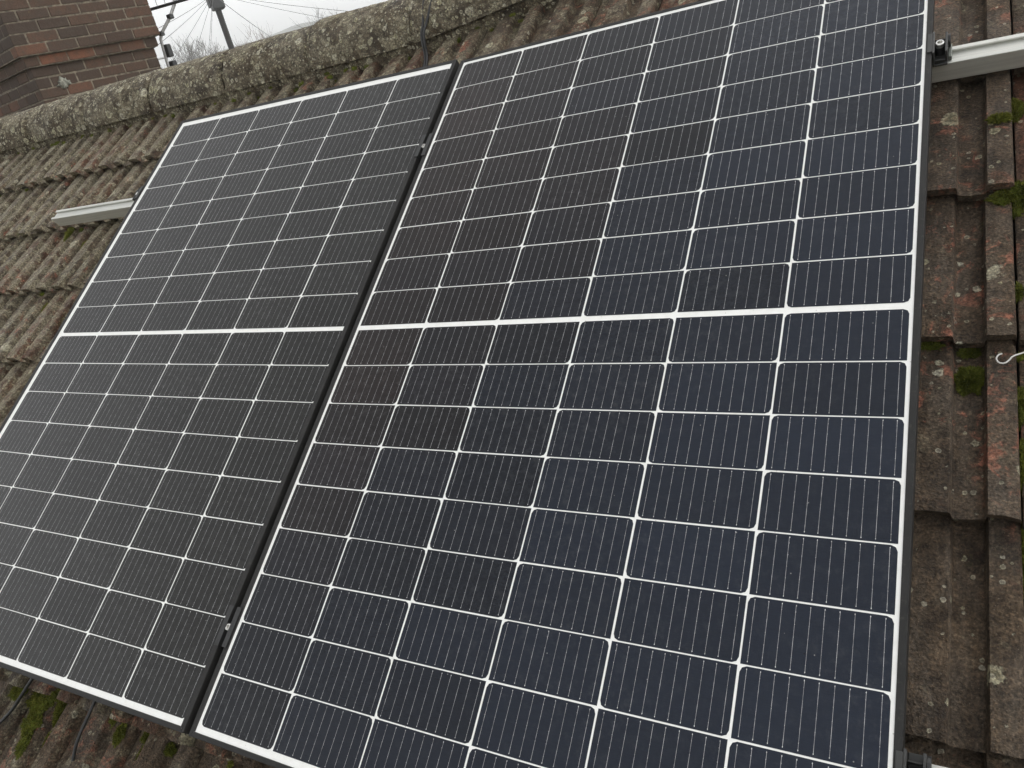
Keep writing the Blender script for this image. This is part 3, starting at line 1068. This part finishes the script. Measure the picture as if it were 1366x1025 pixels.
for i in range(150):                      # crumbs of moss along the laps and under the ridge
    x = mr.uniform(-3.4, 1.35)
    if mr.random() < 0.5:
        y = Y0 + GAUGE * mr.choice((-4, -3, -2, -1, 0, 1, 2)) - droop(x) - mr.uniform(0.004, 0.014)
    else:
        y = 1.18 + bend(x) + mr.uniform(-0.02, 0.012)
    s = mr.uniform(0.004, 0.011)
    moss_into(mb, (x, y, tile_top(x, y)), s * mr.uniform(0.8, 2), s, s * 0.8, mr, 60, mr.uniform(0.1, 0.7))
o = mb.build('moss', M['moss'], None, smooth=180, matrix=ROOF)
tag(o, 'green and yellowish moss growing in the tile laps and joints', 'moss', None, 'stuff')

# ------------------------------------------------------------------ television aerial on the chimney
def wtube(mb, pts, r, n=8):
    mb.tube(pts, r, n)


Rz = lambda p: Vector(p)
abase = Vector((-4.721, 3.685, 0.96))
aer = empty('tv_aerial', Matrix.Translation(abase), 'thin silver television aerial with cranked mast strapped to the chimney', 'aerial')
M['mast'] = simple('galvanised_mast', (0.62, 0.62, 0.62), 0.4, 0.4)
mb = MB()
mpts = [(-4.725, 3.683, 0.80), (-4.716, 3.686, 1.03), (-4.694, 3.690, 1.21), (-4.678, 3.706, 1.250), (-4.593, 3.785, 1.359), (-4.545, 3.826, 1.435), (-4.527, 3.842, 1.475), (-4.49, 3.875, 1.56), (-4.46, 3.90, 1.70)]
mb.tube([Vector(p) - abase for p in mpts], 0.013, 10)
mb.build('mast', M['mast'], aer, smooth=60)
bd = Vector((math.cos(R(22)), math.sin(R(22)), 0))
bc = Vector((-4.545, 3.818, 1.448))
mb = MB()
mb.tube([bc - bd * 0.30 - abase, bc + bd * 0.42 - abase], 0.012, 8)
mb.build('boom', M['black'], aer, smooth=60)
for i in range(9):
    mb = MB()
    p = bc + bd * (-0.29 + 0.075 * i) - abase
    hh = 0.20 - 0.006 * i
    mb.tube([p + Vector((0, 0, -0.008)), p + Vector((0, 0, hh))], 0.004, 6)
    mb.build('element', M['mast'], aer)
for (p, r_) in (((-4.594, 3.784, 1.357), 0.022), ((-4.678, 3.706, 1.250), 0.019)):
    mb = MB()
    q = Vector(p) - abase
    mb.box((q.x - r_, q.y - r_, q.z - 0.018), (q.x + r_, q.y + r_, q.z + 0.018), None, 0.003)
    mb.build('mast_joint', M['black'], aer)
mb = MB()
q = Vector((-4.690, 3.712, 1.115)) - abase
mb.box((q.x - 0.03, q.y - 0.022, q.z - 0.05), (q.x + 0.03, q.y + 0.03, q.z + 0.05), None, 0.006)
q = Vector((-4.70, 3.72, 0.985)) - abase
mb.box((q.x - 0.03, q.y - 0.02, q.z - 0.04), (q.x + 0.03, q.y + 0.03, q.z + 0.05), None, 0.006)
mb.build('junction_box', M['black'], aer)
e0 = CHM @ Vector((LD - 0.07, 0.25, -0.12))
for zz in (1.07, 0.90):
    mb = MB()
    mb.tube([Vector((-4.718, 3.686, zz)) - abase, Vector((e0.x, e0.y, zz)) - abase], 0.008, 8)
    mb.build('bracket', M['mast'], aer)

# ------------------------------------------------------------------ land, hills, trees beyond
mb = MB()
NA, radii = 120, [0, 4, 15, 40, 80, 120, 170, 220, 280, 340, 400, 460, 520, 600, 690]
vs = [(0, 0, GROUND)]
for r_ in radii[1:]:
    for k in range(NA):
        a = 2 * math.pi * k / NA
        z = GROUND + (0.25 * N((r_ * math.cos(a) * 0.03, r_ * math.sin(a) * 0.03, 0)) if r_ > 15 else 0)
        vs.append((r_ * math.cos(a), r_ * math.sin(a), z))
fs = [(0, 1 + k, 1 + (k + 1) % NA) for k in range(NA)]
for i in range(len(radii) - 2):
    for k in range(NA):
        a, b = 1 + i * NA + k, 1 + i * NA + (k + 1) % NA
        fs.append((a, a + NA, b + NA, b))
mb.add(vs, fs)
gt = NT('winter_grass')
gn = gt.noise(0.05, 6, 0.6)
gt.out(gt.mix(gt.ramp(gn, 0.35, 0.65), (0.045, 0.055, 0.022), (0.085, 0.080, 0.040)), 0.95)
tag(mb.build('ground', gt.m, None, smooth=180), 'wintry grass land below the house', 'ground', None, 'structure')

mb = MB()
A0, A1, NAz, NR = 60, 250, 240, 16
vs = []
for i in range(NAz + 1):
    az = A0 + (A1 - A0) * i / NAz
    for j in range(NR + 1):
        r_ = 230 + 430 * j / NR
        f = min(1.0, j / (NR * 0.62))
        f = f * f * (3 - 2 * f)
        H = 45.5 + 3.2 * N((az * 0.09, 1.3, 0)) + 1.6 * N((az * 0.4, 7.3, 0)) + 0.8 * N((az * 1.4, 2, 0))
        H -= 5.5 * max(0, min(1, (az - 132) / 7))
        fade = min(1, (az - A0) / 25, (A1 - az) / 25)
        x, y = r_ * math.cos(R(az)), r_ * math.sin(R(az))
        z = GROUND - 0.6 + H * f * fade + (2.0 * N((x * 0.02, y * 0.02, 3)) + 0.9 * N((x * 0.09, y * 0.09, 3))) * f
        vs.append((x, y, z))
fs = [(i * (NR + 1) + j, (i + 1) * (NR + 1) + j, (i + 1) * (NR + 1) + j + 1, i * (NR + 1) + j + 1) for i in range(NAz) for j in range(NR)]
mb.add(vs, fs)
ht = NT('wooded_hillside')
hn = ht.noise(0.06, 7, 0.7)
ht.out(ht.mix(ht.ramp(hn, 0.4, 0.6), (0.030, 0.034, 0.020), (0.075, 0.075, 0.045)), 0.95)
tag(mb.build('hills', ht.m, None, smooth=180), 'low wooded hills fading in the mist', 'hills', None, 'structure')

TW = {}
for k, c in (('grey', (0.11, 0.10, 0.085)), ('red', (0.14, 0.075, 0.055)), ('dark', (0.06, 0.055, 0.045))):
    TW[k] = simple('bark_' + k, c, 0.95)


def bare_tree(x, y, h, spread, kind, seed, label):
    rng = random.Random(seed)
    root = empty('bare_tree', Matrix.Translation((x, y, GROUND)), label, 'tree', 'bare winter trees beyond the ridge')
    tr, cr = MB(), MB()

    def grow(p, d, L, r_, depth):
        n = 3
        pts, rs = [p.copy()], [r_]
        q, dd = p.copy(), d.copy()
        for i in range(n):
            dd = (dd + Vector((rng.gauss(0, .14), rng.gauss(0, .14), rng.gauss(0.05, .09)))).normalized()
            q = q + dd * L / n
            pts.append(q.copy()); rs.append(r_ * (1 - 0.4 * (i + 1) / n))
        (tr if depth == 0 else cr).tube(pts, rs, 6 if depth < 2 else 3, caps=False)
        if depth >= 5:
            return
        for i in range(rng.choice((3, 4)) if depth < 3 else 4):
            t_ = rng.uniform(0.45, 1.0)
            k = min(n - 1, int(t_ * n))
            b = pts[k].lerp(pts[k + 1], t_ * n - k)
            a = rng.uniform(0, 2 * math.pi)
            side = dd.orthogonal().normalized()
            side.rotate(Matrix.Rotation(a, 3, dd))
            nd = (dd * rng.uniform(0.7, 1.1) + side * rng.uniform(0.4, 0.9) * spread + Vector((0, 0, 0.18))).normalized()
            grow(b, nd, L * rng.uniform(0.56, 0.78), max(0.012, rs[k] * 0.55), depth + 1)

    grow(Vector((0, 0, 0)), Vector((0, 0, 1)), h * 0.36, h * 0.016, 0)
    zm = max(v[2] for v in cr.v)
    for m_ in (tr, cr):
        m_.v = [(a * h / zm, b * h / zm, c * h / zm) for a, b, c in m_.v]
    tr.build('trunk', TW[kind], root, smooth=180)
    cr.build('crown', TW[kind], root, smooth=180)


for (x, y, topz, sp, kind, lab) in [
    (-49.6, 42.8, 5.9, 1.0, 'grey', 'pale bare tree just clear of the chimney, beside the aerial'),
    (-54.6, 48.6, 7.0, 1.0, 'grey', 'pale twiggy bare tree between the aerial and the telegraph pole'),
    (-57.5, 53.3, 7.0, 0.9, 'red', 'slender brownish bare tree a little way from the telegraph pole on the chimney side'),
    (-50.5, 49.6, 5.4, 1.1, 'grey', 'low bare tree close behind the foot of the telegraph pole'),
    (-60.2, 61.4, 8.0, 0.8, 'red', 'tall reddish bare tree standing past the telegraph pole'),
    (-62.5, 65.3, 8.2, 0.9, 'red', 'rounded reddish bare tree, last of the clump past the telegraph pole'),
    (-59.0, 72.9, 8.9, 1.0, 'dark', 'faint grey bare tree poking above the highest part of the ridge'),
    (-66.1, 77.5, 9.2, 1.0, 'dark', 'faint dark bare tree in front of the misty hill'),
]:
    bare_tree(x, y, topz + 0.5 - GROUND, sp, kind, int(abs(x * 10)), lab)

# ------------------------------------------------------------------ telegraph pole and its wires
PB = Vector((-22.95, 22.05, 0))
ptop = 6.1
pole = empty('telegraph_pole', Matrix.Translation((PB.x, PB.y, GROUND)), 'dark wooden telegraph pole with a distribution box and many wires fanning out', 'telegraph pole')
M['pole'] = simple('creosoted_wood', (0.018, 0.015, 0.012), 0.85)
T = Vector((-23.16, 22.16, 4.55)) 
lean = Vector((T.x - PB.x, T.y - PB.y, T.z - 2.8))
foot = Vector((-23.30, 22.45, 2.81)) - (T - Vector((-23.30, 22.45, 2.81))) * ((2.81 - GROUND) / (T.z - 2.81))
foot = Vector((PB.x, PB.y, GROUND))
axis = (T - foot).normalized()
topp = foot + axis * (ptop - GROUND)
o0 = Vector((PB.x, PB.y, GROUND))
mb = MB()
mb.tube([foot - o0, foot.lerp(topp, 0.5) - o0, topp - o0], [0.135, 0.115, 0.095], 14)
mb.build('post', M['pole'], pole, smooth=60)
mb = MB()
bc_ = foot + axis * (4.62 - GROUND)
Mb = Matrix.Translation(bc_ - o0) @ axis.to_track_quat('Z', 'Y').to_matrix().to_4x4()
mb.box((-0.26, -0.20, -0.42), (0.20, 0.22, 0.62), Mb, 0.05)
mb.box((-0.20, -0.30, -0.22), (0.14, -0.205, 0.5), Mb, 0.03)
mb.box((0.205, -0.12, -0.30), (0.30, 0.14, 0.35), Mb, 0.03)
mb.build('distribution_box', M['black'], pole, smooth=30)
mb = MB()
for k in range(4):
    mb.tube([bc_ - o0 + Vector((0.12 * math.cos(k * 1.57), 0.12 * math.sin(k * 1.57), -2.2)), bc_ - o0 + Vector((0.13 * math.cos(k * 1.57), 0.13 * math.sin(k * 1.57), -0.3))], 0.018, 6)
mb.build('conduit', M['black'], pole)
WT = foot + axis * (4.75 - GROUND)
ends = [((-14.035, 11.558, 2.682), 'uppermost of the wires dropping from the pole towards the chimney'), ((-15.45, 12.999, 2.681), 'second wire from the pole towards the chimney, a little steeper'),
        ((-18.409, 15.723, 2.651), 'wire from the pole passing midway over the pale trees'), ((-19.575, 17.418, 2.793), 'steep wire from the pole over the pale trees'),
        ((-20.765, 19.074, 2.933), 'very steep wire dropping from the pole just clear of the post'), ((-20.9, 19.0, 2.75), 'innermost steep wire dropping alongside the post on the chimney side'),
        ((-17.477, 18.161, 2.667), 'wire from the pole slanting down past the reddish trees, lower of its pair'), ((-16.141, 16.669, 2.6), 'wire from the pole slanting down past the reddish trees, upper of its pair'),
        ((-16.893, 20.026, 2.815), 'long shallow wire from the pole crossing the misty hill'), ((-15.53, 18.542, 2.876), 'topmost shallow wire from the pole crossing the pale sky')]
M['phone'] = simple('grey_wire', (0.10, 0.10, 0.10), 0.6)
for e, lab in ends:
    e = Vector(e)
    st = WT + (e - WT).normalized() * 0.12
    en = WT + (e - WT) * 1.55
    pts = []
    for i in range(15):
        f = i / 14
        p = st.lerp(en, f)
        p.z -= 0.10 * 4 * f * (1 - f) * ((en - st).length / 20)
        pts.append(p - st)
    mb = MB()
    mb.tube(pts, 0.0065, 6)
    o = mb.build('telephone_wire', M['phone'], None, smooth=180)
    o.matrix_world = Matrix.Translation(st)
    tag(o, lab, 'wire', 'wires fanning out from the telegraph pole')

# ------------------------------------------------------------------ mist
mb = MB()
mb.box((-720, -720, GROUND - 4.0), (720, 720, 62.0))
hz = bpy.data.materials.new('mist')
hz.use_nodes = True
hz.node_tree.nodes.clear()
ho = hz.node_tree.nodes.new('ShaderNodeOutputMaterial')
pv = hz.node_tree.nodes.new('ShaderNodeVolumePrincipled')
pv.inputs['Color'].default_value = (0.96, 0.965, 0.97, 1)
pv.inputs['Density'].default_value = 0.0026
pv.inputs['Anisotropy'].default_value = 0.6
hz.node_tree.links.new(pv.outputs[0], ho.inputs['Volume'])
tag(mb.build('haze', hz, None), 'thin winter mist filling the air', 'haze', None, 'stuff')
